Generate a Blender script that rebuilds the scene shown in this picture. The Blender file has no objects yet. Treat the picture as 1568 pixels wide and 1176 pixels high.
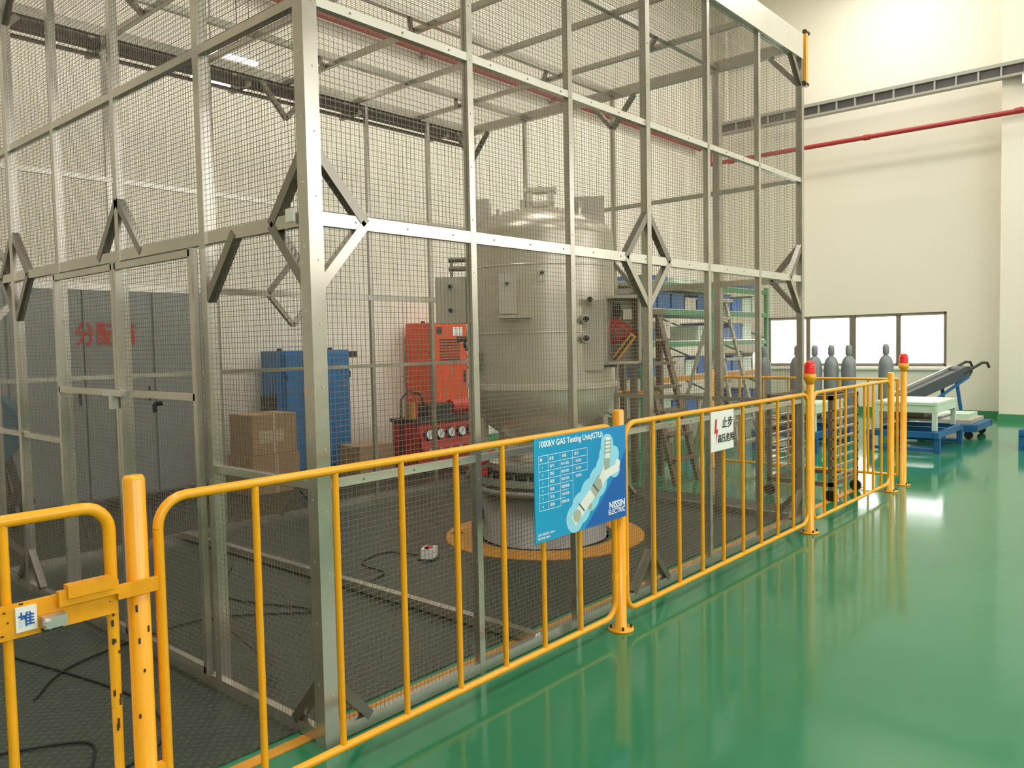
import bpy, math, random
import numpy as np
from mathutils import Vector, Matrix
random.seed(4)
scene=bpy.context.scene
try:
    scene.view_settings.view_transform='Standard'
    scene.view_settings.look='None'
except Exception: pass

# ------------------------------------------------------------------ materials
def s2l(c):
    return tuple(((v/255)/12.92 if v/255<=0.04045 else (((v/255)+0.055)/1.055)**2.4) for v in c)
def mat(name,rgb,rough=0.5,metal=0.0,var=0.06,scale=6.0,bump=0.0,bscale=40.0,emit=0.0,spec=0.5,coat=0.0,rvar=0.0):
    m=bpy.data.materials.new(name); m.use_nodes=True
    nt=m.node_tree; b=nt.nodes['Principled BSDF']
    col=s2l(rgb)
    tc=nt.nodes.new('ShaderNodeTexCoord')
    n=nt.nodes.new('ShaderNodeTexNoise'); n.inputs['Scale'].default_value=scale; n.inputs['Detail'].default_value=4
    nt.links.new(tc.outputs['Object'],n.inputs['Vector'])
    mx=nt.nodes.new('ShaderNodeMix'); mx.data_type='RGBA'
    mx.inputs[6].default_value=(*[max(0,c*(1-var*2)) for c in col],1)
    mx.inputs[7].default_value=(*[min(1,c*(1+var*2)) for c in col],1)
    nt.links.new(n.outputs['Fac'],mx.inputs[0]); nt.links.new(mx.outputs[2],b.inputs['Base Color'])
    b.inputs['Roughness'].default_value=rough; b.inputs['Metallic'].default_value=metal
    b.inputs['Specular IOR Level'].default_value=spec
    b.inputs['Coat Weight'].default_value=coat; b.inputs['Coat Roughness'].default_value=0.05
    if rvar:
        mr=nt.nodes.new('ShaderNodeMapRange'); mr.inputs['To Min'].default_value=max(0,rough-rvar); mr.inputs['To Max'].default_value=rough+rvar
        nt.links.new(n.outputs['Fac'],mr.inputs['Value']); nt.links.new(mr.outputs['Result'],b.inputs['Roughness'])
    if bump:
        n2=nt.nodes.new('ShaderNodeTexNoise'); n2.inputs['Scale'].default_value=bscale
        nt.links.new(tc.outputs['Object'],n2.inputs['Vector'])
        bp=nt.nodes.new('ShaderNodeBump'); bp.inputs['Strength'].default_value=bump; bp.inputs['Distance'].default_value=0.01
        nt.links.new(n2.outputs['Fac'],bp.inputs['Height']); nt.links.new(bp.outputs['Normal'],b.inputs['Normal'])
    if emit:
        b.inputs['Emission Color'].default_value=(*col,1); b.inputs['Emission Strength'].default_value=emit
    return m
M={}
def mk(k,*a,**kw): M[k]=mat(k,*a,**kw)
mk('steel',(184,179,168),0.26,0.8,0.14,3,rvar=0.1)
mk('steel_dark',(132,126,116),0.32,0.75,0.12,3)
mk('steel_light',(214,210,200),0.28,0.65,0.06,3)
mk('wire',(124,112,98),0.5,0.2,0.05)
mk('yellow',(248,168,10),0.3,0,0.06,8,coat=0.3)
mk('yellow_chip',(240,160,16),0.4,0,0.12,20)
mk('chip',(70,50,35),0.6,0)
mk('tank',(190,181,164),0.32,0.5,0.05,4)
mk('tank_lt',(208,201,186),0.28,0.5,0.05,4)
mk('boxgrey',(186,178,163),0.45,0.15,0.05,5)
mk('dark',(45,44,42),0.5,0)
mk('black',(20,20,20),0.4,0)
mk('plinth',(150,147,143),0.45,0.3,0.06,6)
mk('flange',(200,200,195),0.3,0.7,0.05,10)
mk('blue_cab',(20,112,172),0.45,0,0.06,6)
mk('orange',(224,80,36),0.5,0,0.06,6)
mk('red',(200,36,28),0.35,0,0.05)
mk('redpipe',(160,44,44),0.5,0,0.05)
mk('redlens',(225,30,30),0.15,0,0.03,emit=0.25,coat=0.5)
mk('card',(172,140,106),0.8,0,0.08,8)
mk('card_tape',(200,180,150),0.5,0)
mk('greycab',(140,145,143),0.45,0.1,0.04,3)
mk('redtext',(205,30,28),0.5,0)
mk('white',(235,235,230),0.4,0,0.02)
mk('whitetext',(250,252,255),0.5,0,0.0)
mk('bluetext',(30,90,170),0.5,0,0.0)
mk('green_frame',(70,140,95),0.5,0,0.06)
mk('mint',(198,216,196),0.45,0,0.05)
mk('blue',(30,95,150),0.45,0,0.06)
mk('bin',(60,110,175),0.5,0,0.1)
mk('cyl',(128,134,136),0.4,0.2,0.08,5)
mk('alu',(200,196,188),0.35,0.7,0.05)
mk('teal',(25,100,125),0.4,0,0.05)
mk('belt',(70,76,80),0.6,0,0.06)
mk('brown',(122,108,90),0.5,0.3,0.08)
mk('glowblue',(150,215,240),0.4,0,0.02)
mk('signdeep',(24,96,180),0.35,0,0.04)
mk('tube_on',(255,252,240),0.4,0,0.0,emit=6.0)
mk('rubber',(25,25,25),0.7,0)
mk('frame_brown',(132,118,104),0.5,0.2,0.04)
mk('linepaint',(205,140,40),0.45,0,0.12,12)
mk('beam_dark',(84,80,78),0.5,0.3,0.1,2)
mk('beam_grey',(160,156,146),0.5,0.2,0.06,2)
mk('wall',(234,226,210),0.75,0,0.015,0.8,bump=0.05,bscale=60)
mk('ceiling',(235,232,224),0.8,0,0.02,1)
mk('gauge',(240,240,240),0.3,0,0.0)

def floor_mat():
    m=bpy.data.materials.new('green_epoxy'); m.use_nodes=True; nt=m.node_tree; b=nt.nodes['Principled BSDF']
    tc=nt.nodes.new('ShaderNodeTexCoord')
    n=nt.nodes.new('ShaderNodeTexNoise'); n.inputs['Scale'].default_value=0.6; n.inputs['Detail'].default_value=6
    nt.links.new(tc.outputs['Object'],n.inputs['Vector'])
    cr=nt.nodes.new('ShaderNodeValToRGB')
    cr.color_ramp.elements[0].position=0.3; cr.color_ramp.elements[0].color=(*s2l((44,118,82)),1)
    cr.color_ramp.elements[1].position=0.75; cr.color_ramp.elements[1].color=(*s2l((56,132,94)),1)
    nt.links.new(n.outputs['Fac'],cr.inputs['Fac'])
    n3=nt.nodes.new('ShaderNodeTexNoise'); n3.inputs['Scale'].default_value=9; n3.inputs['Detail'].default_value=2
    nt.links.new(tc.outputs['Object'],n3.inputs['Vector'])
    r3=nt.nodes.new('ShaderNodeValToRGB'); r3.color_ramp.elements[0].position=0.765; r3.color_ramp.elements[1].position=0.79
    nt.links.new(n3.outputs['Fac'],r3.inputs['Fac'])
    mx=nt.nodes.new('ShaderNodeMix'); mx.data_type='RGBA'; mx.inputs[7].default_value=(*s2l((140,180,150)),1)
    nt.links.new(r3.outputs['Color'],mx.inputs[0]); nt.links.new(cr.outputs['Color'],mx.inputs[6])
    nt.links.new(mx.outputs[2],b.inputs['Base Color'])
    b.inputs['Specular IOR Level'].default_value=0.42
    n2=nt.nodes.new('ShaderNodeTexNoise'); n2.inputs['Scale'].default_value=2.2; n2.inputs['Detail'].default_value=3
    nt.links.new(tc.outputs['Object'],n2.inputs['Vector'])
    mr=nt.nodes.new('ShaderNodeMapRange'); mr.inputs['To Min'].default_value=0.06; mr.inputs['To Max'].default_value=0.15
    nt.links.new(n2.outputs['Fac'],mr.inputs['Value']); nt.links.new(mr.outputs['Result'],b.inputs['Roughness'])
    bp=nt.nodes.new('ShaderNodeBump'); bp.inputs['Strength'].default_value=0.02; bp.inputs['Distance'].default_value=0.02
    nt.links.new(n2.outputs['Fac'],bp.inputs['Height']); nt.links.new(bp.outputs['Normal'],b.inputs['Normal'])
    return m
M['floor']=floor_mat()
def plate_mat():
    m=bpy.data.materials.new('checker_plate'); m.use_nodes=True; nt=m.node_tree; b=nt.nodes['Principled BSDF']
    tc=nt.nodes.new('ShaderNodeTexCoord')
    def wave(rot,sc):
        mp=nt.nodes.new('ShaderNodeMapping'); mp.inputs['Rotation'].default_value=(0,0,rot)
        nt.links.new(tc.outputs['Object'],mp.inputs['Vector'])
        w=nt.nodes.new('ShaderNodeTexWave'); w.inputs['Scale'].default_value=sc
        nt.links.new(mp.outputs['Vector'],w.inputs['Vector']); return w
    w1=wave(math.radians(45),9); w2=wave(math.radians(-45),9)
    mu=nt.nodes.new('ShaderNodeMath'); mu.operation='MULTIPLY'
    nt.links.new(w1.outputs['Fac'],mu.inputs[0]); nt.links.new(w2.outputs['Fac'],mu.inputs[1])
    cr=nt.nodes.new('ShaderNodeValToRGB'); cr.color_ramp.elements[0].position=0.35; cr.color_ramp.elements[1].position=0.7
    cr.color_ramp.elements[0].color=(*s2l((50,58,48)),1); cr.color_ramp.elements[1].color=(*s2l((70,80,66)),1)
    nt.links.new(mu.outputs[0],cr.inputs['Fac']); nt.links.new(cr.outputs['Color'],b.inputs['Base Color'])
    b.inputs['Roughness'].default_value=0.4; b.inputs['Metallic'].default_value=0.1
    bp=nt.nodes.new('ShaderNodeBump'); bp.inputs['Strength'].default_value=0.5; bp.inputs['Distance'].default_value=0.004
    nt.links.new(mu.outputs[0],bp.inputs['Height']); nt.links.new(bp.outputs['Normal'],b.inputs['Normal'])
    return m
M['plate']=plate_mat()
def sign_mat():
    m=bpy.data.materials.new('sign_blue'); m.use_nodes=True; nt=m.node_tree; b=nt.nodes['Principled BSDF']
    tc=nt.nodes.new('ShaderNodeTexCoord'); sp=nt.nodes.new('ShaderNodeSeparateXYZ')
    nt.links.new(tc.outputs['Generated'],sp.inputs[0])
    cr=nt.nodes.new('ShaderNodeValToRGB')
    cr.color_ramp.elements[0].color=(*s2l((22,158,205)),1); cr.color_ramp.elements[1].color=(*s2l((28,138,205)),1)
    nt.links.new(sp.outputs['X'],cr.inputs['Fac']); nt.links.new(cr.outputs['Color'],b.inputs['Base Color'])
    b.inputs['Roughness'].default_value=0.3
    return m
M['sign']=sign_mat()

# ------------------------------------------------------------------ geometry builder
class B:
    def __init__(s): s.v=[];s.f=[];s.m=[];s.sm=[];s.mats=[]
    def mi(s,k):
        if k not in s.mats: s.mats.append(k)
        return s.mats.index(k)
    def add(s,vs,fs,k,smooth=False):
        o=len(s.v); s.v+= [tuple(v) for v in vs]; i=s.mi(k)
        for f in fs: s.f.append(tuple(o+j for j in f)); s.m.append(i); s.sm.append(smooth)
    def box(s,c,sz,k,yaw=0.0,rot=None):
        R=rot if rot is not None else Matrix.Rotation(yaw,3,'Z')
        c=Vector(c); vs=[]
        for dz in(-.5,.5):
            for dx,dy in((-.5,-.5),(.5,-.5),(.5,.5),(-.5,.5)):
                vs.append(c+R@Vector((dx*sz[0],dy*sz[1],dz*sz[2])))
        s.add(vs,[(3,2,1,0),(4,5,6,7),(0,1,5,4),(1,2,6,5),(2,3,7,6),(3,0,4,7)],k)
    def bx(s,x0,x1,y0,y1,z0,z1,k): s.box(((x0+x1)/2,(y0+y1)/2,(z0+z1)/2),(x1-x0,y1-y0,z1-z0),k)
    def bar(s,a,b,w,h,k,ref=None):
        a=Vector(a);b=Vector(b);d=(b-a); L=d.length; d.normalize()
        r=Vector(ref) if ref else (Vector((0,0,1)) if abs(d.z)<0.95 else Vector((1,0,0)))
        x=d.cross(r).normalized(); y=x.cross(d).normalized()
        vs=[]
        for p in(a,b):
            for i,j in((-.5,-.5),(.5,-.5),(.5,.5),(-.5,.5)): vs.append(p+x*(i*w)+y*(j*h))
        s.add(vs,[(3,2,1,0),(4,5,6,7),(0,1,5,4),(1,2,6,5),(2,3,7,6),(3,0,4,7)],k)
    def tube(s,a,b,r,k,n=12,r2=None,cap=True):
        a=Vector(a);b=Vector(b);d=(b-a).normalized(); r2=r if r2 is None else r2
        ref=Vector((0,0,1)) if abs(d.z)<0.95 else Vector((1,0,0))
        x=d.cross(ref).normalized(); y=x.cross(d).normalized(); vs=[]
        for p,rr in((a,r),(b,r2)):
            for i in range(n):
                t=2*math.pi*i/n; vs.append(p+x*(math.cos(t)*rr)+y*(math.sin(t)*rr))
        s.add(vs,[(i,(i+1)%n,n+(i+1)%n,n+i) for i in range(n)],k,True)
        if cap: s.add(vs,[tuple(reversed(range(n))),tuple(range(n,2*n))],k)
    def path(s,pts,r,k,n=10):
        pts=[Vector(p) for p in pts]; vs=[];N=len(pts); px=None
        for i,p in enumerate(pts):
            d=((pts[min(i+1,N-1)]-pts[max(i-1,0)])).normalized()
            if px is None:
                ref=Vector((0,0,1)) if abs(d.z)<0.95 else Vector((1,0,0)); x=d.cross(ref).normalized()
            else: x=(px-d*px.dot(d)).normalized()
            px=x; y=x.cross(d).normalized()
            for j in range(n):
                t=2*math.pi*j/n; vs.append(p+x*(math.cos(t)*r)+y*(math.sin(t)*r))
        fs=[(i*n+j,i*n+(j+1)%n,(i+1)*n+(j+1)%n,(i+1)*n+j) for i in range(N-1) for j in range(n)]
        s.add(vs,fs,k,True); s.add(vs,[tuple(reversed(range(n))),tuple(range((N-1)*n,N*n))],k)
    def lathe(s,c,prof,k,n=48,smooth=True):
        c=Vector(c);vs=[]
        for r,z in prof:
            for i in range(n):
                t=2*math.pi*i/n; vs.append(c+Vector((math.cos(t)*r,math.sin(t)*r,z)))
        fs=[(i*n+j,i*n+(j+1)%n,(i+1)*n+(j+1)%n,(i+1)*n+j) for i in range(len(prof)-1) for j in range(n)]
        s.add(vs,fs,k,smooth)
    def poly(s,pts,k): s.add(pts,[tuple(range(len(pts)))],k)
    def obj(s,name,parent=None,bevel=0):
        me=bpy.data.meshes.new(name); me.from_pydata(s.v,[],s.f)
        for k in s.mats: me.materials.append(M[k])
        me.polygons.foreach_set('material_index',s.m); me.polygons.foreach_set('use_smooth',s.sm); me.update()
        o=bpy.data.objects.new(name,me); scene.collection.objects.link(o)
        if parent: o.parent=parent
        if bevel:
            md=o.modifiers.new('b','BEVEL'); md.width=bevel; md.segments=2; md.limit_method='ANGLE'; md.angle_limit=math.radians(50)
        return o
def empty(name,loc=(0,0,0)):
    e=bpy.data.objects.new(name,None); e.location=loc; scene.collection.objects.link(e); return e
def text(body,loc,size,k,parent,rot=(math.pi/2,0,0),align='LEFT',name='lettering',ext=0.0005,bold=0.0,sx=1.0):
    c=bpy.data.curves.new(name,'FONT'); c.body=body; c.size=size; c.align_x=align; c.extrude=ext; c.offset=bold
    c.materials.append(M[k]); o=bpy.data.objects.new(name,c); o.rotation_euler=rot; o.location=loc; o.scale=(sx,1,1)
    scene.collection.objects.link(o)
    if parent:
        o.parent=parent; o.location=Vector(loc)-parent.location
    return o

# ------------------------------------------------------------------ camera
a,t,r=math.radians(41.07),math.radians(-2.89),math.radians(-1.16)
fw=Vector((math.cos(a)*math.cos(t),math.sin(a)*math.cos(t),math.sin(t)))
rt=Vector((math.sin(a),-math.cos(a),0)); up=rt.cross(fw)
rt2=math.cos(r)*rt+math.sin(r)*up; up2=-math.sin(r)*rt+math.cos(r)*up
cd=bpy.data.cameras.new('camera'); cam=bpy.data.objects.new('camera',cd); scene.collection.objects.link(cam)
mw=Matrix.Identity(4)
for i in range(3):
    mw[i][0]=rt2[i]; mw[i][1]=up2[i]; mw[i][2]=-fw[i]
mw[2][3]=1.55
cam.matrix_world=mw; cd.sensor_width=36; cd.lens=1220/1568*36; cd.clip_start=0.05; cd.clip_end=200
scene.camera=cam

# ------------------------------------------------------------------ room
YB,XR,HT=8.6,17.0,9.0
XL,YF=-6.0,-7.0
g=B(); g.bx(XL-.2,XR+.2,YF-.2,YB+.2,-.1,0,'floor'); g.obj('floor')
g=B(); g.bx(XL-.2,XR+.2,YB,YB+.2,0,HT,'wall'); g.obj('wall_back')
g=B(); g.bx(XL-.2,XL,YF,YB,0,HT,'wall'); g.obj('wall_left')
g=B(); fill_wins=[(-5,0),(1,6),(7,12),(12.8,16.4)]; fz0,fz1=3.2,6.0  # unseen window openings, added to let soft daylight in from the camera side
g.bx(XL-.2,XR+.2,YF-.2,YF,0,fz0,'wall'); g.bx(XL-.2,XR+.2,YF-.2,YF,fz1,HT,'wall')
xs=[XL-.2]+[v for w_ in fill_wins for v in w_]+[XR+.2]
for i in range(0,len(xs),2): g.bx(xs[i],xs[i+1],YF-.2,YF,fz0,fz1,'wall')
g.obj('wall_front')
g=B()
for (p,q) in fill_wins:
    for x in np.linspace(p,q,5): g.bx(x-.03,x+.03,YF-.12,YF-.06,fz0,fz1,'frame_brown')
    for z in (fz0,4.6,fz1): g.bx(p,q,YF-.12,YF-.06,z-.03,z+.03,'frame_brown')
g.obj('unseen_fill_window')  # frames for the added fill-light openings behind the camera
wy0,wy1,wz0,wz1=3.75,7.3,.95,2.0
g=B()
g.bx(XR,XR+.2,YF,wy0,0,HT,'wall'); g.bx(XR,XR+.2,wy1,YB,0,HT,'wall')
g.bx(XR,XR+.2,wy0,wy1,0,wz0,'wall'); g.bx(XR,XR+.2,wy0,wy1,wz1,HT,'wall')
g.obj('wall_right')
g=B(); g.bx(XR-.55,XR,1.6,2.78,0,HT,'wall'); g.bx(XR-.57,XR-.55,1.6,2.8,0,.12,'green_frame'); g.obj('column_right')
g=B(); g.bx(XL-.2,XR+.2,YF-.2,YB+.2,HT,HT+.1,'ceiling'); g.obj('ceiling')
g=B(); g.bx(XR-.02,XR,2.78,YB,0,.12,'green_frame'); g.obj('baseboard_right')
g=B(); g.bx(XL,XR-.02,YB-.02,YB,0,.12,'green_frame'); g.obj('baseboard_back')
g=B()
for y in (wy0,wy1): g.bx(XR+.02,XR+.1,y-.04,y+.04,wz0,wz1,'frame_brown')
for z in (wz0,wz1): g.bx(XR+.02,XR+.1,wy0,wy1,z-.03,z+.03,'frame_brown')
for y,w in ((4.62,.03),(5.5,.05),(6.42,.03)): g.bx(XR+.03,XR+.09,y-w,y+w,wz0,wz1,'frame_brown')
for (p,q) in ((3.79,4.59),(4.65,5.45),(5.55,6.39),(6.45,7.26)):
    for y in (p,q): g.bx(XR+.04,XR+.07,y-.02,y+.02,wz0+.03,wz1-.03,'steel_light')
    for z in (wz0+.045,wz1-.045): g.bx(XR+.04,XR+.07,p,q,z-.015,z+.015,'steel_light')
g.bx(XR-.06,XR+.02,wy0-.08,wy1+.08,wz0-.07,wz0-.03,'white')
g.obj('window_1')
g=B(); g.bx(-4,7.2,2.74,YB-.05,0,.006,'plate')
g.obj('floor_checker_plate')
g=B(); g.bx(-1,8.5,2.64,2.70,0,.004,'linepaint'); g.obj('floor_marking_line')

# pipes & crane runway
g=B(); XP=16.30
g.tube((XL+.05,YB-.12,5.75),(XP-.1,YB-.12,5.75),.055,'redpipe')
for x in range(-4,16,3): g.bx(x-.03,x+.03,YB-.14,YB-.001,5.66,5.69,'steel_dark'); g.tube((x-.06,YB-.12,5.75),(x+.06,YB-.12,5.75),.065,'redpipe')
g.obj('fire_sprinkler_pipe')
g=B()
g.tube((XP,YB-.3,5.40),(XP,-2,5.36),.045,'redpipe'); g.tube((XP,YB-.3,5.37),(XP,YB-.3,5.8),.05,'redpipe')
for y in (7.8,5.0,2.5): g.tube((XP,y-.06,5.385),(XP,y+.06,5.385),.056,'redpipe')
g.obj('fire_sprinkler_pipe')
g=B()
g.bx(XR-.75,XR-.57,YF+.1,YB-.5,6.18,6.24,'beam_grey'); g.bx(XR-.70,XR-.66,YF+.1,YB-.5,6.0,6.2,'beam_dark'); g.bx(XR-.75,XR-.6,YF+.1,YB-.5,5.98,6.02,'beam_grey')
for y in np.arange(-6,8,.35): g.bx(XR-.74,XR-.6,y,y+.03,6.02,6.18,'beam_grey')
for y in (2.3,): g.bx(XR-.75,XR-.56,y-.15,y+.15,5.82,5.98,'steel_light')
g.obj('crane_runway_beam')
g=B(); g.tube((XR-.1,8.2,6.3),(XR-.1,8.2,8.9),.05,'wall'); g.tube((XR-.1,8.2,8.0),(XR-.1,8.2,8.1),.07,'steel_light'); g.tube((XR-.1,7.6,7.6),(XR-.1,8.2,7.6),.035,'beam_grey'); g.obj('rain_downpipe')

# ------------------------------------------------------------------ cage
cx0,cx1,cy0,cy1,ct=1.80,6.62,2.56,6.30,3.95
fx=[1.80,2.67,3.43,4.20,4.98,5.79,6.62]
ly=[2.56,3.34,4.21,5.02,5.77,6.30]
ry=[2.56,3.30,4.40,5.52,6.30]
bx_=[1.80,2.62,3.46,4.33,5.11,5.93,6.62]
CAGE=empty('steel_mesh_safety_cage')
g=B()
def post(x,y,w,z0=0,z1=ct,k='steel'): g.bx(x-w/2,x+w/2,y-w/2,y+w/2,z0,z1,k)
post(cx0,cy0,.064); post(cx1,cy0,.05); post(cx1,cy1,.05); post(cx0,cy1,.05)
for i,x in enumerate(fx[1:-1]): post(x,cy0,.036 if i!=2 else .045)
for i,y in enumerate(ly[1:-1]): post(cx0,y,.04 if i in(1,2) else .05)
for y in ry[1:-1]: post(cx1,y,.036 if y!=3.30 else .06)
for x in bx_[1:-1]: post(x,cy1,.036)
def hx(y,z,w,h,x0=cx0,x1=cx1,k='steel'): g.bx(x0,x1,y-w/2,y+w/2,z-h/2,z+h/2,k)
def hy(x,z,w,h,y0=cy0,y1=cy1,k='steel'): g.bx(x-w/2,x+w/2,y0,y1,z-h/2,z+h/2,k)
for z,h in ((2.04,.052),(2.85,.036),(.03,.05)):
    hx(cy0,z,.034,h,k='steel_light' if z>2.5 or h>.051 else 'steel'); hx(cy1,z,.034,h); hy(cx0,z,.034,h); hy(cx1,z,.034,h)
hx(cy0,1.02,.034,.032,k='steel_light'); hx(cy1,1.36,.034,.032); hy(cx0,1.02,.034,.032,cy0,3.34); hy(cx0,1.03,.034,.032,5.02,cy1); hy(cx1,1.02,.034,.034)
hx(cy0,3.93,.06,.2,k='steel_light'); hy(cx1,3.95,.05,.09); hy(cx0,3.95,.05,.07); hx(cy1,3.95,.05,.07)
for y in ry[1:-1]: hx(y,3.95,.045,.05)
for x in fx[1:-1]: hy(x,3.93,.034,.04)
hy(3.1,.04,.05,.05,cy0,cy1)
def brX(x,y,z,sx,sz,L=.25,w=.04,k='steel_dark'): g.bar((x+sx*L,y,z),(x,y,z+sz*L*1.12),w,w,k,ref=(0,1,0))
def brY(x,y,z,sy,sz,L=.25,w=.04,k='steel_dark'): g.bar((x,y+sy*L,z),(x,y,z+sz*L*1.12),w,w,k,ref=(1,0,0))
for x in (1.80,4.20,6.62):
    for sx in (-1,1):
        if (x==1.80 and sx<0) or (x==6.62 and sx>0): continue
        for yy in (cy0,cy1):
            brX(x,yy,2.04,sx,1); brX(x,yy,2.04,sx,-1,k='steel'); brX(x,yy,.05,sx,1,.2); brX(x,yy,3.9,sx,-1)
for x,ys in ((cx0,(2.56,4.21,5.77)),(cx1,(2.56,4.40,6.30))):
    for y in ys:
        for sy in (-1,1):
            if (y==2.56 and sy<0) or (y==6.30 and sy>0): continue
            if not(x==cx0 and y==4.21): brY(x,y,2.04,sy,-1)
            brY(x,y,2.04,sy,1); brY(x,y,3.9,sy,-1)
            if not(x==cx0 and y==4.21): brY(x,y,.05,sy,1,.2)
brY(cx0,3.34,2.04,-1,-1); brX(cx0,3.34,.05,1,1,.26)
brX(1.8,4.21,3.9,1,-1)
for x in fx[1:-1:2]:
    for y in ry[1:-1]:
        g.bar((x-.2,y,3.93),(x,y+.2,3.93),.035,.035,'steel_dark')
for i,x in enumerate(fx):
    wd={0:.032,3:.0225,6:.025}.get(i,.018)
    for z in np.arange(.2,3.85,.24): g.box((x+(.008 if i==0 else 0),cy0-wd-.001,z),(.007,.004,.007),'flange')
for i,y in enumerate(ly):
    wd=.033 if i==0 else .025
    for z in np.arange(.25,3.85,.24): g.box((cx0-wd,y,z),(.004,.007,.007),'flange')
for x in np.arange(2.0,6.5,.27):
    for z,o_ in ((2.04,.018),(2.85,.018),(1.02,.018)): g.box((x,cy0-o_,z),(.007,.004,.007),'steel_dark')
g.bx(cx0-.045,cx0-.034,cy0+.05,cy0+.1,2.03,2.08,'white')
frame=g.obj('cage_frame',CAGE)
d=B()
def dm(y0,y1,z0,z1): d.bx(cx0-.06,cx0-.032,y0,y1,z0,z1,'steel')
for (a0,a1) in ((3.39,4.17),(4.20,4.98)):
    for y in (a0,a1): dm(y-.016,y+.016,.08,2.0)
    for z in (.1,1.34,1.98): dm(a0,a1,z-.016,z+.016)
d.bx(cx0-.09,cx0-.06,4.08,4.3,1.325,1.355,'flange'); d.bx(cx0-.10,cx0-.065,4.17,4.20,1.26,1.33,'flange')
d.tube((cx0-.075,3.75,1.3),(cx0-.075,3.75,1.26),.010,'black'); d.tube((cx0-.075,3.75,1.3),(cx0-.04,3.75,1.3),.010,'black')
d.obj('door_leaf_pair',CAGE)
w=B(); S=.0225; D=.00155
def wv(x,y,z0,z1): w.bx(x-D/2,x+D/2,y-D/2,y+D/2,z0,z1,'wire')
zs=np.arange(.07,3.9,S)
for x in np.arange(cx0+.04,cx1-.03,S):
    wv(x,cy0,.05,3.9); wv(x,cy1,.05,3.9)
    w.bx(x-D/2,x+D/2,cy0,cy1,3.975,3.975+D,'wire')
for y in np.arange(cy0+.04,cy1-.03,S):
    wv(cx0,y,.05,3.9); wv(cx1,y,.05,3.9)
    w.bx(cx0,cx1,y-D/2,y+D/2,3.975,3.975+D,'wire')
for z in zs:
    for y in (cy0,cy1): w.bx(cx0,cx1,y-D/2,y+D/2,z,z+D,'wire')
    for x in (cx0,cx1): w.bx(x-D/2,x+D/2,cy0,cy1,z,z+D,'wire')
w.obj('wire_mesh_panels',CAGE)
g=B(); g.bar((cx1+.045,cy0-.03,4.08),(cx1+.045,cy0-.03,3.62),.025,.04,'yellow'); g.tube((cx1+.02,cy0-.03,4.06),(cx1+.1,cy0-.03,4.06),.018,'dark'); g.tube((cx1,cy0-.03,3.64),(cx1+.08,cy0-.03,3.64),.018,'dark')
g.obj('yellow_corner_bracket',CAGE)
g=B()
g.bx(-1.5,6.75,6.36,6.42,3.84,3.91,'beam_dark'); g.bx(-1.5,6.75,6.52,6.58,3.98,4.04,'beam_dark'); g.bx(-1.5,6.75,6.42,6.46,3.80,3.82,'beam_dark')
for x in np.arange(-1,6.7,1.2): g.bx(x,x+.05,6.28,6.58,3.82,3.86,'steel_dark'); g.bx(x,x+.05,6.5,6.54,3.82,4.0,'steel_dark')
g.obj('cable_tray',CAGE)
for i,(x0,zz) in enumerate(((3.75,4.30),(3.62,4.02))):
    g=B()
    g.bx(x0,x0+.6,6.9,6.98,zz,zz+.04,'white'); g.tube((x0+.03,6.94,zz-.02),(x0+.57,6.94,zz-.02),.02,'tube_on')
    g.tube((x0+.1,6.94,zz+.04),(x0+.1,6.94,9.0),.004,'dark',6); g.tube((x0+.5,6.94,zz+.04),(x0+.5,6.94,9.0),.004,'dark',6)
    g.obj('fluorescent_lamp')

# ------------------------------------------------------------------ fence
FY=2.35
F=empty('yellow_safety_fence',(0,0,0))
g=B()
def fpost(x,h=1.19,r=.031):
    g.lathe((x,FY,0),[(0,0),(.07,0),(.07,.012),(r,.014),(r,h-.012),(r-.006,h),(0,h)],'yellow',24)
    for i in range(4):
        an=math.pi/4+i*math.pi/2; g.tube((x+.055*math.cos(an),FY+.055*math.sin(an),.01),(x+.055*math.cos(an),FY+.055*math.sin(an),.03),.007,'dark',6)
def panel(x0,x1,zt=1.11,zb=.09,r=.0155,n=7,y=FY,mid=None,xs=None):
    R=.09;pts=[]
    for (cx,cz,a0) in ((x0+R,zt-R,180),(x1-R,zt-R,90),(x1-R,zb+R,0),(x0+R,zb+R,-90)):
        for j in range(7):
            an=math.radians(a0-j*15); pts.append((cx+R*math.cos(an),y,cz+R*math.sin(an)))
    pts.append(pts[0]); g.path(pts,r,'yellow',10)
    if xs is None: xs=[x0+(x1-x0)*(i+1)/(n+1) for i in range(n)]
    for x in xs: g.tube((x,y,zb),(x,y,zt),.0125,'yellow',8,cap=False)
for x in (1.01,3.55,6.27,8.42,8.86): fpost(x)
panel(1.075,3.50,xs=[1.40,1.72,2.03,2.33,2.62,2.90,3.19])
panel(3.61,6.22,n=8); panel(6.33,8.37,n=7)
for x in (1.01,3.55,6.27,8.42):
    for z in (.3,.86):
        for s in(-1,1):
            if x==1.01 and s<0: continue
            g.bar((x,FY,z),(x+s*.065,FY,z),.02,.03,'yellow')
for x in (8.86,):
    pts=[(x,FY+.06,.1),(x,FY+.06,1.1),(x,FY+2.1,1.1),(x,FY+2.1,.1),(x,FY+.06,.1)]
    for p,q in zip(pts[:-1],pts[1:]): g.tube(p,q,.0155,'yellow')
    for i in range(1,7): yy=FY+.06+i*.29; g.tube((x,yy,.1),(x,yy,1.1),.0125,'yellow',8)
g.lathe((8.86,FY+2.15,0),[(0,0),(.07,0),(.07,.012),(.031,.014),(.031,1.19),(0,1.19)],'yellow',20)
g.obj('fence_panels',F)
g=B()
R=.07
gx1,gx0,zt,zb=.935,-.25,1.115,.12
pts=[(gx0,FY,zb),(gx0,FY,zt)]
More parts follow.
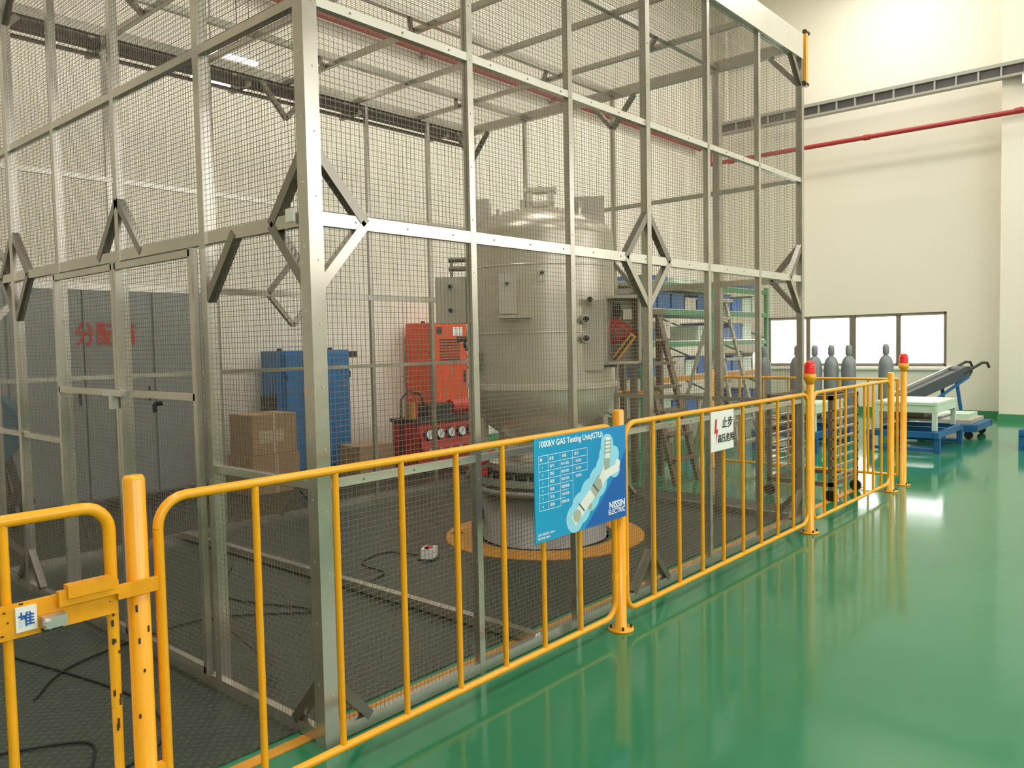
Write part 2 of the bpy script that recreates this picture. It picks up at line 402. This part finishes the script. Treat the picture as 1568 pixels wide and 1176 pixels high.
for j in range(7):
    an=math.radians(90-j*15); pts.append((gx1-R+R*math.cos(an),FY,zt-R+R*math.sin(an)))
pts+=[(gx1,FY,zb),(gx0,FY,zb)]
g.path(pts,.0175,'yellow',12)
for x in (.67,.38,.09): g.tube((x,FY,zb),(x,FY,zt),.013,'yellow',8)
dz=.075
g.bx(gx0,.94,FY-.028,FY-.018,.735+dz,.825+dz,'yellow_chip')
g.bx(.935,1.05,FY-.045,FY-.031,.775+dz,.815+dz,'yellow_chip')
g.bx(.78,.935,FY-.05,FY-.028,.795+dz,.835+dz,'yellow_chip'); g.bx(.80,.92,FY-.06,FY-.028,.815+dz,.85+dz,'yellow_chip')
g.box((.765,FY-.05,.765+dz),(.055,.035,.03),'flange'); g.tube((.745,FY-.06,.765+dz),(.745,FY-.085,.765+dz),.011,'flange')
g.bx(.74,.79,FY-.04,FY-.028,.737+dz,.748+dz,'dark')
for i in range(18):
    z=random.uniform(.45,.86); xx=random.choice([.935,1.01]); rr=.0178 if xx<1 else .0314
    an=random.uniform(-2.3,-1.0); g.box((xx+rr*math.cos(an),FY+rr*math.sin(an),z),(.006,.003,random.uniform(.006,.03)),'chip',yaw=an+math.pi/2)
for i in range(10): g.box((random.uniform(.6,.93),FY-.0285,random.uniform(.82,.90)),(random.uniform(.003,.012),.002,random.uniform(.003,.008)),'chip')
g.obj('gate_leaf',F)
gs=B(); gs.bx(.68,.73,FY-.034,FY-.0285,.75+dz,.815+dz,'white'); gs.obj('push_label',F)
text('推',(.705,FY-.0355,.767+dz),.040,'bluetext',F,align='CENTER',name='push_lettering',bold=.0006)

def beacon(x):
    g=B(); z=1.19
    g.lathe((x,FY,0),[(0,z),(.035,z),(.035,z+.02),(.048,z+.03),(.048,z+.075),(.04,z+.078)],'yellow',24)
    g.lathe((x,FY,0),[(.042,z+.075),(.042,z+.14),(.036,z+.165),(.02,z+.178),(0,z+.18)],'redlens',24)
    for zz in (.09,.105,.12,.135): g.lathe((x,FY,0),[(.042,z+zz),(.0445,z+zz+.004),(.042,z+zz+.008)],'redlens',24)
    g.obj('warning_beacon')
beacon(6.27); beacon(8.86)

# ------------------------------------------------------------------ signs
SY=FY-.045
E=empty('information_sign',(3.165,SY,.87))
g=B(); x0,x1,z0,z1=2.785,3.545,.63,1.115
g.box((0,0,0),(x1-x0,.006,z1-z0),'sign'); g.obj('sign_board',E,bevel=.001)
def px(u,v,l=1): return (-.38+u*.76,-.0032-.0003*l,.2425-v*.485)
g=B()
pts=[px(1,.25)]
for i in range(0,13):
    tt=i/12; pts.append(px(1-(.50)*tt**.75*1.0 , .25+.75*tt**.6 if tt<1 else 1))
pts.append(px(1,1)); 
g.poly(pts,'signdeep')
chain=[(.40,.86,.075),(.47,.77,.085),(.57,.66,.09),(.66,.55,.085),(.73,.42,.075),(.76,.30,.07),(.77,.18,.06),(.85,.30,.05),(.86,.45,.05)]
def disc(u,v,r,k,l,n=20,sy=1.0):
    g.poly([px(u+r*math.cos(2*math.pi*i/n),v+r*1.55*sy*math.sin(2*math.pi*i/n),l) for i in range(n)],k)
for i,(u,v,r) in enumerate(chain): disc(u,v,r*1.25,'glowblue',1.5+i*.15)
def seg(u0,v0,u1,v1,wd,k,l):
    a=np.array([u0,v0/1.0]);b=np.array([u1,v1]); dx=(b-a)*np.array([.76,.485]); nrm=np.array([-dx[1],dx[0]])/np.linalg.norm(dx)*wd
    nn=nrm/np.array([.76,.485])
    g.poly([px(*(a+nn),l),px(*(b+nn),l),px(*(b-nn),l),px(*(a-nn),l)],k)
seg(.38,.89,.62,.62,.030,'white',5); seg(.60,.66,.70,.52,.034,'steel_light',5.5); seg(.68,.58,.76,.42,.028,'white',6)
seg(.76,.48,.77,.30,.024,'steel_light',6.5); seg(.77,.32,.78,.10,.02,'white',7); seg(.72,.50,.90,.44,.022,'white',7.5)
disc(.42,.84,.042,'steel_light',8); disc(.54,.71,.04,'white',8.3); disc(.66,.58,.042,'steel_light',8.6); disc(.73,.50,.035,'white',8.9); disc(.89,.40,.03,'white',9.2); disc(.57,.78,.02,'steel_light',9.5)
for vv in (.14,.18,.22,.26): seg(.735,vv,.815,vv,.004,'steel_light',9.8)
for uu,vv in ((.44,.78),(.60,.62)): seg(uu,vv-.06,uu+.06,vv+.03,.004,'steel_dark',10)
for i in range(8): seg(.04,.17+.075*i,.54-(.04*i if i>3 else 0),.17+.075*i,.0010,'whitetext',4)
for u in (.04,.13,.25,.38,.54): seg(u,.17,u,.695 if u<.5 else .4,.0009,'whitetext',4)
g.obj('sign_artwork',E)
text('1000kV GAS Testing Unit(GTU)',(2.785+.03,SY-.0045,1.07),.040,'whitetext',E,bold=.0006,sx=.98)
rows=['电气试验','耐压试验','局放试验','局放测量','冲击试验','绝缘试验']
heads=['编','设备','参数','备注']
for j,u in enumerate((.05,.14,.27,.40)): text(heads[j],(2.785+.76*u,SY-.0045,1.115-.485*.225),.018,'whitetext',E)
for i,rw in enumerate(rows):
    z=1.115-.485*(.30+.075*i)
    text(str(i+1),(2.785+.76*.07,SY-.0045,z),.017,'whitetext',E); text(rw[:2],(2.785+.76*.145,SY-.0045,z),.017,'whitetext',E); text(rw,(2.785+.76*.26,SY-.0045,z),.0155,'whitetext',E)
    if i<3: text('全封闭',(2.785+.76*.41,SY-.0045,z),.016,'whitetext',E)
text('NISSIN',(3.53,SY-.0045,.69),.05,'whitetext',E,align='RIGHT',bold=.001); text('ELECTRIC',(3.53,SY-.0045,.66),.036,'whitetext',E,align='RIGHT',bold=.0005)
text('说明: 试验电压 1000kV',(2.80,SY-.0045,.66),.013,'whitetext',E); text('额定电流 2000A',(2.80,SY-.0045,.643),.013,'whitetext',E)
E=empty('high_voltage_warning_sign',(4.665,SY,.975))
g=B(); g.box((0,0,0),(.31,.006,.25),'white')
g.add([(-.10,-.0035,.075),(-.075,-.0035,.08),(-.085,-.0035,.01),(-.06,-.0035,.015),(-.095,-.0035,-.08),(-.088,-.0035,-.01),(-.115,-.0035,-.015)],[(0,1,2,6),(2,3,4,5,6)],'red')
g.obj('sign_plate',E,bevel=.001)
text('止步',(4.73,SY-.0045,.995),.075,'black',E,align='CENTER',bold=.001); text('高压危险',(4.71,SY-.0045,.905),.058,'black',E,align='CENTER',bold=.0008)

# ------------------------------------------------------------------ tank
C=Vector((4.98,4.02,0)); tow=Vector((-.778,-.628,0)); rd=Vector((.628,-.778,0)); yaw=math.atan2(rd.y,rd.x)
def T(u,v,z): p=C+rd*u+tow*v; return Vector((p.x,p.y,z))
TK=empty('pressure_test_tank')
g=B()
g.lathe(C,[(0,.47),(.44,.47),(.50,.47),(.50,.006),(.52,.006)][::-1],'plinth',64)
g.lathe(C,[(.50,.40),(.56,.40),(.56,.44),(.50,.44)],'plinth',64)
g.lathe(C,[(0,.52),(.54,.52),(.54,.47),(0,.47)],'flange',64,smooth=False)
g.lathe(C,[(.50,.58),(.50,.53),(.0,.53)],'dark',64,smooth=False)
g.lathe(C,[(.30,.63),(.48,.63),(.48,.57),(.30,.57)],'flange',64,smooth=False)
for i in range(28):
    an=2*math.pi*i/28; g.tube(C+Vector((.51*math.cos(an),.51*math.sin(an),.51)),C+Vector((.51*math.cos(an),.51*math.sin(an),.56)),.012,'steel_dark',6)
for s in(-1,1): g.box(T(.52*s,.1,.2),(.06,.1,.08),'black',yaw=yaw)
g.obj('pedestal',TK)
g=B(); R0=.585
prof=[(.30,.632),(.30,.80)]
for i in range(13):
    z=.80+(1.22-.80)*i/12; rr=R0*math.sqrt(max(0,1-((1.22-z)/.47)**2)); prof.append((max(rr,.30),z))
g.lathe(C,prof,'tank_lt',72)
g.lathe(C,[(R0,1.20),(R0+.02,1.205),(R0+.02,1.245),(R0,1.25)],'tank_lt',72,smooth=False)
prof=[(R0,1.22),(R0,2.36)]
for i in range(1,11):
    an=math.radians(9*i); prof.append((R0*math.cos(an)**.8 if i<10 else 0,2.36+.24*math.sin(an)))
g.lathe(C,prof,'tank',72)
for z in (1.62,2.12): g.lathe(C,[(R0,z),(R0+.004,z+.004),(R0+.004,z+.012),(R0,z+.016)],'tank_lt',72)
def tb(u0,u1,v0,v1,z0,z1,k): g.box(T((u0+u1)/2,(v0+v1)/2,(z0+z1)/2),(u1-u0,v1-v0,z1-z0),k,yaw=yaw)
for u,v in ((-.42,.2),(.42,.2),(-.3,-.4),(.3,-.4)):
    pa=T(u*1.15,v*1.15,.53); pb=T(u*1.1,v*1.1,.98); g.bar(pa,pb,.06,.06,'tank'); g.box(T(u*1.15,v*1.15,.56),(.1,.1,.05),'red' if u<0 else 'dark',yaw=yaw)
g.bar(T(-.5,.25,.62),T(-.38,.33,.72),.05,.05,'red')
tb(-.30,-.17,.45,.57,1.77,2.06,'boxgrey'); tb(-.31,-.07,.45,.66,1.735,1.755,'boxgrey'); 
g.tube(T(-.24,.57,1.99),T(-.24,.59,1.99),.012,'dark'); tb(-.01,.04,.57,.60,2.0,2.08,'tank_lt'); g.tube(T(.015,.6,2.06),T(.015,.63,2.06),.014,'dark')
tb(.24,.46,.30,.50,1.34,1.86,'boxgrey')
for z in (1.72,1.58):
    g.tube(T(.33,.50,z),T(.33,.53,z),.035,'flange'); g.tube(T(.33,.53,z),T(.33,.56,z),.022,'black')
g.tube(T(.36,.48,1.84),T(.36,.54,1.86),.028,'boxgrey'); g.tube(T(.36,.54,1.86),T(.36,.55,1.86),.02,'black')
for z in (1.42,1.8): tb(.25,.27,.50,.51,z-.02,z+.02,'steel_dark')
x0_,x1_,v0_,v1_,za,zb_=.48,.76,.10,.32,1.38,1.90
tb(x0_,x1_,v0_,v0_+.02,za,zb_,'steel_dark'); tb(x0_,x0_+.02,v0_,v1_,za,zb_,'boxgrey'); tb(x1_-.02,x1_,v0_,v1_,za,zb_,'boxgrey'); tb(x0_,x1_,v0_,v1_,zb_-.02,zb_,'boxgrey'); tb(x0_,x1_,v0_,v1_,za,za+.02,'boxgrey')
tb(x0_+.04,x0_+.14,v0_+.02,v0_+.08,1.74,1.84,'black'); tb(x0_+.16,x0_+.23,v0_+.02,v0_+.07,1.72,1.80,'tank_lt')
for i in range(7):
    u=.50+.022*i; g.path([T(u,.20,1.76-.01*i),T(u+.03,.25,1.68),T(u+.05+.01*i,.26,1.6),T(u+.03,.22,1.52+.01*i)],.006,'red',6)
g.bar(T(.56,.33,1.42),T(.70,.33,1.60),.012,.05,'linepaint'); g.bar(T(.55,.335,1.41),T(.69,.335,1.59),.012,.02,'black')
tb(.44,.56,.25,.45,1.36,1.38,'dark')
tb(-.82,-.58,-.05,.18,1.72,2.08,'boxgrey'); g.tube(T(-.70,.18,2.0),T(-.70,.21,2.0),.018,'dark'); g.tube(T(-.70,.18,1.82),T(-.70,.21,1.82),.018,'dark')
g.tube(T(-.72,.08,2.15),T(-.58,.08,2.15),.02,'steel_dark'); g.tube(T(-.72,.08,2.22),T(-.58,.08,2.22),.02,'steel_dark'); g.tube(T(-.70,.08,2.08),T(-.70,.08,2.24),.012,'steel_dark')
g.tube(T(-.5,.34,1.46),T(-.55,.38,1.46),.02,'dark'); g.tube(T(-.5,.34,1.38),T(-.55,.38,1.38),.02,'dark'); tb(-.53,-.5,.30,.36,1.34,1.5,'steel_dark')
tb(-.56,-.38,-.05,.25,2.28,2.66,'boxgrey'); tb(.27,.50,-.05,.25,2.24,2.66,'boxgrey'); tb(.30,.33,.25,.27,2.55,2.62,'tank_lt')
tb(-.10,.12,0,.10,2.62,2.66,'tank_lt'); tb(-.10,-.05,0,.1,2.55,2.74,'tank_lt'); tb(.07,.12,0,.1,2.55,2.74,'tank_lt'); tb(-.12,.14,0,.1,2.73,2.77,'tank_lt')
g.tube(T(-.12,.05,2.5),T(-.12,.05,2.68),.03,'tank_lt')
for i in range(5): g.tube(T(-.3+.15*i,.35,2.50),T(-.3+.15*i,.35,2.56),.02,'tank_lt')
g.obj('tank_shell',TK)
g=B()
g.lathe((C.x,C.y,0),[(.80,.0061),(.80,.012),(.56,.012),(.56,.0061)],'linepaint',64,smooth=False)
g.tube((4.56,4.60,.012),(4.56,4.60,.014),.05,'black'); g.obj('floor_ring_marking')

g=B(); g.box((3.9,4.23,.051),(.12,.09,.07),'white',yaw=.5); g.box((3.9,4.23,.088),(.06,.05,.01),'red',yaw=.5); g.box((3.86,4.21,.09),(.02,.02,.02),'black',yaw=.5); g.box((3.9,4.23,.011),(.16,.12,.01),'dark',yaw=.5)
g.obj('portable_tester')
def cable(pts,nm):
    P=[Vector((x,y,.012)) for x,y in pts]; out=[]
    for i in range(len(P)-1):
        p0=P[max(i-1,0)];p1=P[i];p2=P[i+1];p3=P[min(i+2,len(P)-1)]
        for s in range(8):
            q=s/8; out.append(.5*((2*p1)+(p2-p0)*q+(2*p0-5*p1+4*p2-p3)*q*q+(3*p1-p0-3*p2+p3)*q**3))
    out.append(P[-1]); g=B(); g.path(out,.0045,'rubber',6); g.obj(nm)
cable([(3.9,4.35),(3.8,4.6),(3.5,4.5),(3.45,4.2),(3.25,4.1)],'floor_cable')
cable([(1.2,3.9),(1.5,4.2),(2.2,4.3),(2.7,3.9),(2.5,4.6),(2.9,5.2)],'floor_cable')
cable([(.9,3.5),(1.2,3.3),(1.1,3.0),(1.4,3.1),(1.5,3.6),(1.3,4.6)],'floor_cable')

# ------------------------------------------------------------------ cabinets behind the cage
g=B()
g.bx(2.1,4.42,8.1,8.56,.0,2.2,'greycab')
for x in (2.12,2.42,3.07,3.74): g.bx(x,x+(.28 if x==2.12 else .64),8.08,8.1,.12,2.15,'greycab'); 
for x in (3.0,3.66,4.32): g.bx(x,x+.02,8.06,8.08,1.05,1.2,'black')
g.bx(2.1,4.42,8.09,8.56,0,.1,'dark')
E=empty('distribution_cabinet'); o=g.obj('cabinet_body',E,bevel=.006)
text('分配箱',(2.98,8.07,1.64),.235,'redtext',E,bold=.003,sx=.82)
def cabinet(name,x0,x1,y0,y1,h,k,vents=True,split=2):
    g=B(); g.bx(x0,x1,y0,y1,.08,h,k); g.bx(x0+.03,x1-.03,y0+.03,y1,0,.08,'dark')
    wd=(x1-x0)/split
    for i in range(split):
        a0=x0+i*wd; g.bx(a0+.012,a0+wd-.012,y0-.02,y0,.12,h-.04,k)
        hx_=a0+wd-.08 if i%2==0 else a0+.08
        g.bx(hx_-.012,hx_+.012,y0-.045,y0-.02,h*.55,h*.55+.16,'black'); 
        for z in (.3,h-.3): g.tube((a0+(.015 if i%2==0 else wd-.015),y0-.02,z-.04),(a0+(.015 if i%2==0 else wd-.015),y0-.02,z+.04),.012,'dark',8)
        if vents:
            for j in range(8): g.bx(a0+.12,a0+wd-.14,y0-.026,y0-.02,.22+j*.035,.235+j*.035,'dark')
    for x in (x0+.1,x1-.1): g.tube((x,(y0+y1)/2,h),(x,(y0+y1)/2,h+.03),.03,'dark')
    return g
g=cabinet('c',5.2,6.12,8.0,8.5,1.52,'blue_cab',False)
g.bx(5.12,5.20,8.1,8.4,.7,1.0,'black'); g.bx(6.12,6.19,8.1,8.4,.7,1.0,'black'); g.bx(5.14,5.20,8.05,8.1,.15,1.5,'blue_cab'); g.bx(6.0,6.27,8.02,8.04,1.42,1.5,'dark')
g.bx(5.45,5.53,7.965,7.98,1.36,1.46,'yellow'); g.bx(5.42,5.52,7.965,7.98,1.0,1.08,'linepaint'); g.bx(5.75,5.77,7.96,7.98,1.0,1.3,'black')
g.obj('electrical_cabinet',bevel=.005)
g=cabinet('c',7.5,8.2,8.0,8.5,1.86,'orange',True,1); 
for i in range(9): g.bx(7.65,8.05,7.972,7.98,1.3+i*.04,1.315+i*.04,'dark')
g.bx(7.6,7.7,7.97,7.98,1.7,1.8,'dark'); g.bx(7.9,8.1,7.972,7.98,1.68,1.8,'white')
g.obj('control_cabinet',bevel=.005)
g=B(); ux0,ux1,uy0,uy1=6.4,7.55,7.0,7.55
g.bx(ux0,ux1,uy0+.08,uy1,.1,.62,'red'); g.box(((ux0+ux1)/2,uy0+.05,.46),(ux1-ux0,.03,.34),'red',rot=Matrix.Rotation(math.radians(-15),3,'X'))
g.bx(ux0-.02,ux1+.02,uy0+.02,uy1+.02,.62,.66,'dark')
for x in (ux0+.05,ux1-.05):
    for y in (uy0+.1,uy1-.05): g.tube((x,y,0),(x,y,.12),.035,'dark')
for i in range(6):
    x=ux0+.12+i*.182; z=.47
    g.tube((x,uy0+.06,z),(x,uy0-.0,z+.01),.068,'black',20); g.tube((x,uy0-.0,z+.01),(x,uy0-.006,z+.011),.056,'gauge',20); g.box((x+.01,uy0-.009,z+.02),(.006,.003,.06),'black',rot=Matrix.Rotation(.6,3,'Y'))
for i in range(6): g.tube((ux0+.12+i*.17,uy0+.04,.30),(ux0+.12+i*.17,uy0-.01,.30),.02,'flange')
g.bx(ux0+.3,ux0+.7,7.2,7.4,.66,.82,'dark'); g.tube((ux0+.75,7.3,.76),(ux0+1.1,7.3,.76),.09,'red',20); g.tube((ux0+.1,7.3,.66),(ux0+.1,7.3,.85),.05,'linepaint')
g.path([(ux0+.3,7.3,.82),(ux0+.25,7.3,.95),(ux0+.1,7.35,1.0),(ux0-.02,7.35,.9),(ux0-.03,7.35,.3),(ux0-.05,7.3,.03)],.015,'rubber',8)
g.obj('hydraulic_power_unit')
g=B(); g.tube((6.95,6.72,0),(6.95,6.72,1.62),.02,'steel_dark'); g.tube((6.95,6.72,1.55),(6.88,6.65,1.55),.085,'black',20); g.tube((6.88,6.65,1.55),(6.86,6.63,1.55),.05,'flange',16); g.tube((6.95,6.72,1.62),(6.95,6.72,1.72),.045,'flange'); g.tube((6.83,6.82,1.62),(7.07,6.62,1.62),.03,'dark'); g.lathe((6.95,6.72,0),[(0,0),(.16,0),(.16,.02),(.02,.03)],'dark',20)
g.obj('valve_stand')
g=B(); g.bx(4.45,5.03,7.5,8.0,.006,.42,'card'); g.bx(4.48,5.01,7.52,7.98,.425,.85,'card'); g.bx(4.72,4.76,7.497,7.5,.006,.42,'card_tape'); g.bx(4.72,4.76,7.517,7.52,.425,.85,'card_tape'); g.bx(4.55,4.85,7.515,7.52,.55,.68,'card_tape')
g.obj('cardboard_box',bevel=.004)
g=B(); g.bx(5.7,6.2,7.3,7.7,.006,.40,'card'); g.bx(5.93,5.97,7.297,7.3,.006,.40,'card_tape'); g.obj('cardboard_box',bevel=.004)
g=B(); c=Vector((2.05,7.6,.93))
g.tube(c+Vector((-.1,-.2,0)),c+Vector((.1,.2,0)),.30,'teal',32); g.tube(c+Vector((-.11,-.23,0)),c+Vector((-.1,-.2,0)),.32,'teal',32); g.tube(c+Vector((-.12,-.25,0)),c+Vector((-.11,-.23,0)),.12,'dark',20)
for s in(-1,1):
    for q in(-1,1): g.bar(c+Vector((s*.15,q*.1,-.2)),Vector((c.x+s*.28,c.y+q*.22,.006)),.05,.05,'dark')
g.bx(c.x-.3,c.x+.3,c.y-.25,c.y+.25,.3,.34,'dark'); g.obj('industrial_blower')

# ------------------------------------------------------------------ storage racks on right
g=B(); rx=[10.2,12.4,14.6]; y0,y1=6.3,7.3
for x in rx:
    for y in (y0,y1): g.bx(x-.04,x+.04,y-.03,y+.03,0,2.5,'green_frame')
    for z in np.arange(.2,2.4,.45): g.bar((x,y0,z),(x,y1,z+.4),.025,.025,'green_frame')
for z in (.35,.95,1.5,2.0,2.42):
    for y in (y0,y1): g.bx(rx[0],rx[-1],y-.025,y+.025,z-.05,z+.03,'green_frame' if z!=.95 else 'linepaint')
    g.bx(rx[0],rx[-1],y0,y1,z+.03,z+.045,'steel_light')
    if z<2.4:
        for x in np.arange(rx[0]+.12,rx[-1]-.4,.42):
            if random.random()<.8:
                h=random.uniform(.18,.3); k=random.choice(['bin','bin','blue','mint','blue','steel_light'])
                g.bx(x,x+.36,y0+.05,y0+.6,z+.046,z+.046+h,k); g.bx(x-.01,x+.37,y0+.03,y0+.62,z+.03+h,z+.05+h,k)
for x in np.arange(10.5,14,.8): g.bx(x,x+.6,y0+.1,y1-.1,2.466,2.56,random.choice(['blue','mint','blue']))
g.obj('storage_rack')
g=B(); lx,lyy=9.55,4.75
for s in (-.22,.22):
    g.bar((lx+s*.75,lyy,2.05),(lx+s*1.5,lyy-.45,0),.03,.06,'alu'); g.bar((lx+s*.75,lyy,2.05),(lx+s*1.5,lyy+.55,0),.03,.05,'alu')
for i in range(1,8):
    z=i*.26; k=1-z/2.05; w_=.22*(.75+.75*k); g.bx(lx-w_,lx+w_,lyy-.45*k-.05,lyy-.45*k+.05,z-.015,z+.015,'alu')
g.bx(lx-.2,lx+.2,lyy-.1,lyy+.1,2.03,2.07,'alu'); g.bar((lx-.3,lyy-.2,.8),(lx-.3,lyy+.3,.8),.015,.03,'alu')
g.obj('step_ladder')
g=B(); px0,px1,py0,py1,pz=7.5,8.05,4.75,5.25,1.85
for x in (px0,px1):
    for y in (py0,py1): g.bx(x-.03,x+.03,y-.03,y+.03,0,pz,'brown')
g.bx(px0-.05,px1+.05,py0-.05,py1+.05,pz,pz+.06,'brown')
for s in (px0+.03,px1-.03): g.bar((s,py0-.5,0),(s,py0,pz),.04,.09,'brown')
for i in range(1,7): z=i*.26; g.bx(px0+.03,px1-.03,py0-.5+.5*z/pz-.08,py0-.5+.5*z/pz+.08,z-.015,z+.015,'brown')
for y in (py0,py1): g.tube((px0,y,.95),(px1,y,.95),.02,'yellow')
g.tube((px1,py0,.95),(px1,py1,.95),.02,'yellow')
g.obj('work_platform')

for (x,y) in ((12.70,5.52),(12.95,5.06),(13.02,4.80),(13.15,4.58),(13.25,4.34),(13.62,3.88)):
    g=B(); r_=.112; pf=[(0,0),(r_-.01,0),(r_,.02),(r_,1.08)]
    for i in range(1,8): an=math.radians(i*11); pf.append((.035+(r_-.035)*math.cos(an)**1.2,1.08+.16*math.sin(an)))
    pf+=[(.035,1.25),(.035,1.27)]
    g.lathe((x,y,0),pf,'cyl',28); g.lathe((x,y,0),[(.045,1.26),(.05,1.28),(.05,1.38),(.035,1.42),(0,1.43)],'cyl',20)
    g.obj('gas_cylinder')

def table(x,y,yaw_=0,w_=1.0,dp=.7,h=.66):
    g=B(); R=Matrix.Rotation(yaw_,3,'Z')
    def bb(cx,cy,cz,sx,sy,sz,k):
        p=R@Vector((cx,cy,0)); g.box((x+p.x,y+p.y,cz),(sx,sy,sz),k,yaw=yaw_)
    bb(0,0,h-.02,w_,dp,.04,'mint'); bb(0,-dp/2+.02,h-.09,w_,.03,.1,'mint'); bb(0,dp/2-.02,h-.09,w_,.03,.1,'mint')
    for sx in(-1,1):
        bb(sx*(w_/2-.03),0,h-.09,.03,dp,.1,'mint')
        for sy in(-1,1): bb(sx*(w_/2-.04),sy*(dp/2-.04),(h+.28)/2,.06,.06,h-.28,'mint')
    bb(0,0,.42,w_-.1,dp-.1,.02,'steel_dark'); bb(.1,.05,.48,w_*.5,dp*.5,.1,'boxgrey')
    for sy in(-1,1): bb(0,sy*(dp/2+.02),.24,w_+.3,.06,.08,'blue')
    for sx in(-1,0,1): bb(sx*(w_/2+.1),0,.24,.06,dp,.08,'blue')
    for sx in(-1,1):
        for sy in(-1,1): bb(sx*(w_/2+.08),sy*(dp/2+.02),.1,.07,.07,.2,'blue')
        bb(sx*(w_/2+.08),0,.04,.07,dp,.04,'blue')
    g.obj('work_table',bevel=.003)
table(12.1,3.05,0,1.1,.8); table(11.3,4.35,0,1.1,.8); table(12.9,1.45,0,.9)
# low blue transport dolly with grey plates beside the front table
g=B(); bx0,bx1,by0,by1=13.2,14.3,2.55,3.35
for y in (by0,(by0+by1)/2,by1): g.bx(bx0,bx1,y-.04,y+.04,.12,.22,'blue')
for x in (bx0,bx1): g.bx(x-.04,x+.04,by0-.04,by1+.04,.12,.22,'blue')
for x in (bx0+.1,bx1-.1):
    for y in (by0+.08,by1-.08): g.tube((x-.02,y,.06),(x+.02,y,.06),.06,'dark',14)
g.bx(bx0+.1,bx1-.1,by0+.05,by1-.05,.22,.28,'boxgrey'); g.bx(bx0+.2,bx1-.3,by0+.1,by1-.1,.28,.36,'mint')
g.obj('transport_dolly')
g=B(); a_=Vector((15.1,4.05,.46)); b_=Vector((15.75,3.25,.92))
dv=(b_-a_).normalized(); sd=dv.cross(Vector((0,0,1))).normalized()
g.bar(a_,b_,.5,.06,'belt'); g.bar(a_+sd*.27,b_+sd*.27,.03,.18,'belt'); g.bar(a_-sd*.27,b_-sd*.27,.03,.16,'steel_light')
g.tube(a_+sd*.25,a_-sd*.25,.08,'dark'); g.tube(b_+sd*.25,b_-sd*.25,.08,'dark')
for q in (.15,.8):
    p=a_+(b_-a_)*q
    for s in (-1,1):
        f=Vector((p.x+sd.x*.3*s+dv.x*.1,p.y+sd.y*.3*s+dv.y*.1,.06))
        g.bar(p+sd*.25*s,f,.05,.05,'blue'); g.tube(f-Vector((.02,0,0)),f+Vector((.02,0,0)),.06,'dark',14)
for s in(-1,1): g.bar(Vector((a_.x,a_.y,.12))+sd*.28*s,Vector((b_.x,b_.y,.12))+sd*.28*s,.05,.05,'blue'); g.bar(Vector((a_.x,a_.y,.12))+sd*.28*s,b_+sd*.27*s-Vector((0,0,.1)),.04,.04,'blue')
for s in(-1,1):
    pth=[b_+sd*.27*s-dv*.1,b_+dv*.25+sd*.27*s+Vector((0,0,.04)),b_+dv*.34+sd*.27*s,b_+dv*.38+sd*.27*s-Vector((0,0,.1))]
    g.path(pth,.024,'dark',8)
g.obj('belt_conveyor')
g=B(); tx,ty=7.95,2.95
for x in (tx-.35,tx+.35):
    for y in (ty-.3,ty+.3):
        g.bx(x-.02,x+.02,y-.02,y+.02,.1,1.0,'brown'); g.tube((x-.015,y,.055),(x+.015,y,.055),.055,'black',16)
for i in range(8):
    z=.22+i*.09; 
    g.bx(tx-.38,tx+.38,ty-.32,ty-.30,z,z+.02,'steel'); g.bx(tx-.38,tx+.38,ty+.30,ty+.32,z,z+.02,'steel')
for z in (.16,.98): 
    for y in (ty-.3,ty+.3): g.bx(tx-.37,tx+.37,y-.02,y+.02,z-.02,z+.02,'brown')
    for x in (tx-.35,tx+.35): g.bx(x-.02,x+.02,ty-.3,ty+.3,z-.02,z+.02,'brown')
g.obj('rack_trolley')

# ------------------------------------------------------------------ lights
def area(name,loc,sz,e,col=(1,.965,.91),rot=(0,0,0)):
    l=bpy.data.lights.new(name,'AREA'); l.shape='RECTANGLE'; l.size,l.size_y=sz; l.energy=e; l.color=col
    o=bpy.data.objects.new(name,l); o.location=loc; o.rotation_euler=rot; scene.collection.objects.link(o); return o
for x in (1,6,11,15):
    for y in (-2,4.5):
        area('ceiling_light',(x,y,8.8),(1.6,1.6),165 if x<12 else 130)
w=bpy.data.worlds.new('world'); scene.world=w; w.use_nodes=True
bg=w.node_tree.nodes['Background']; bg.inputs[0].default_value=(1,.99,.96,1); bg.inputs[1].default_value=6.0
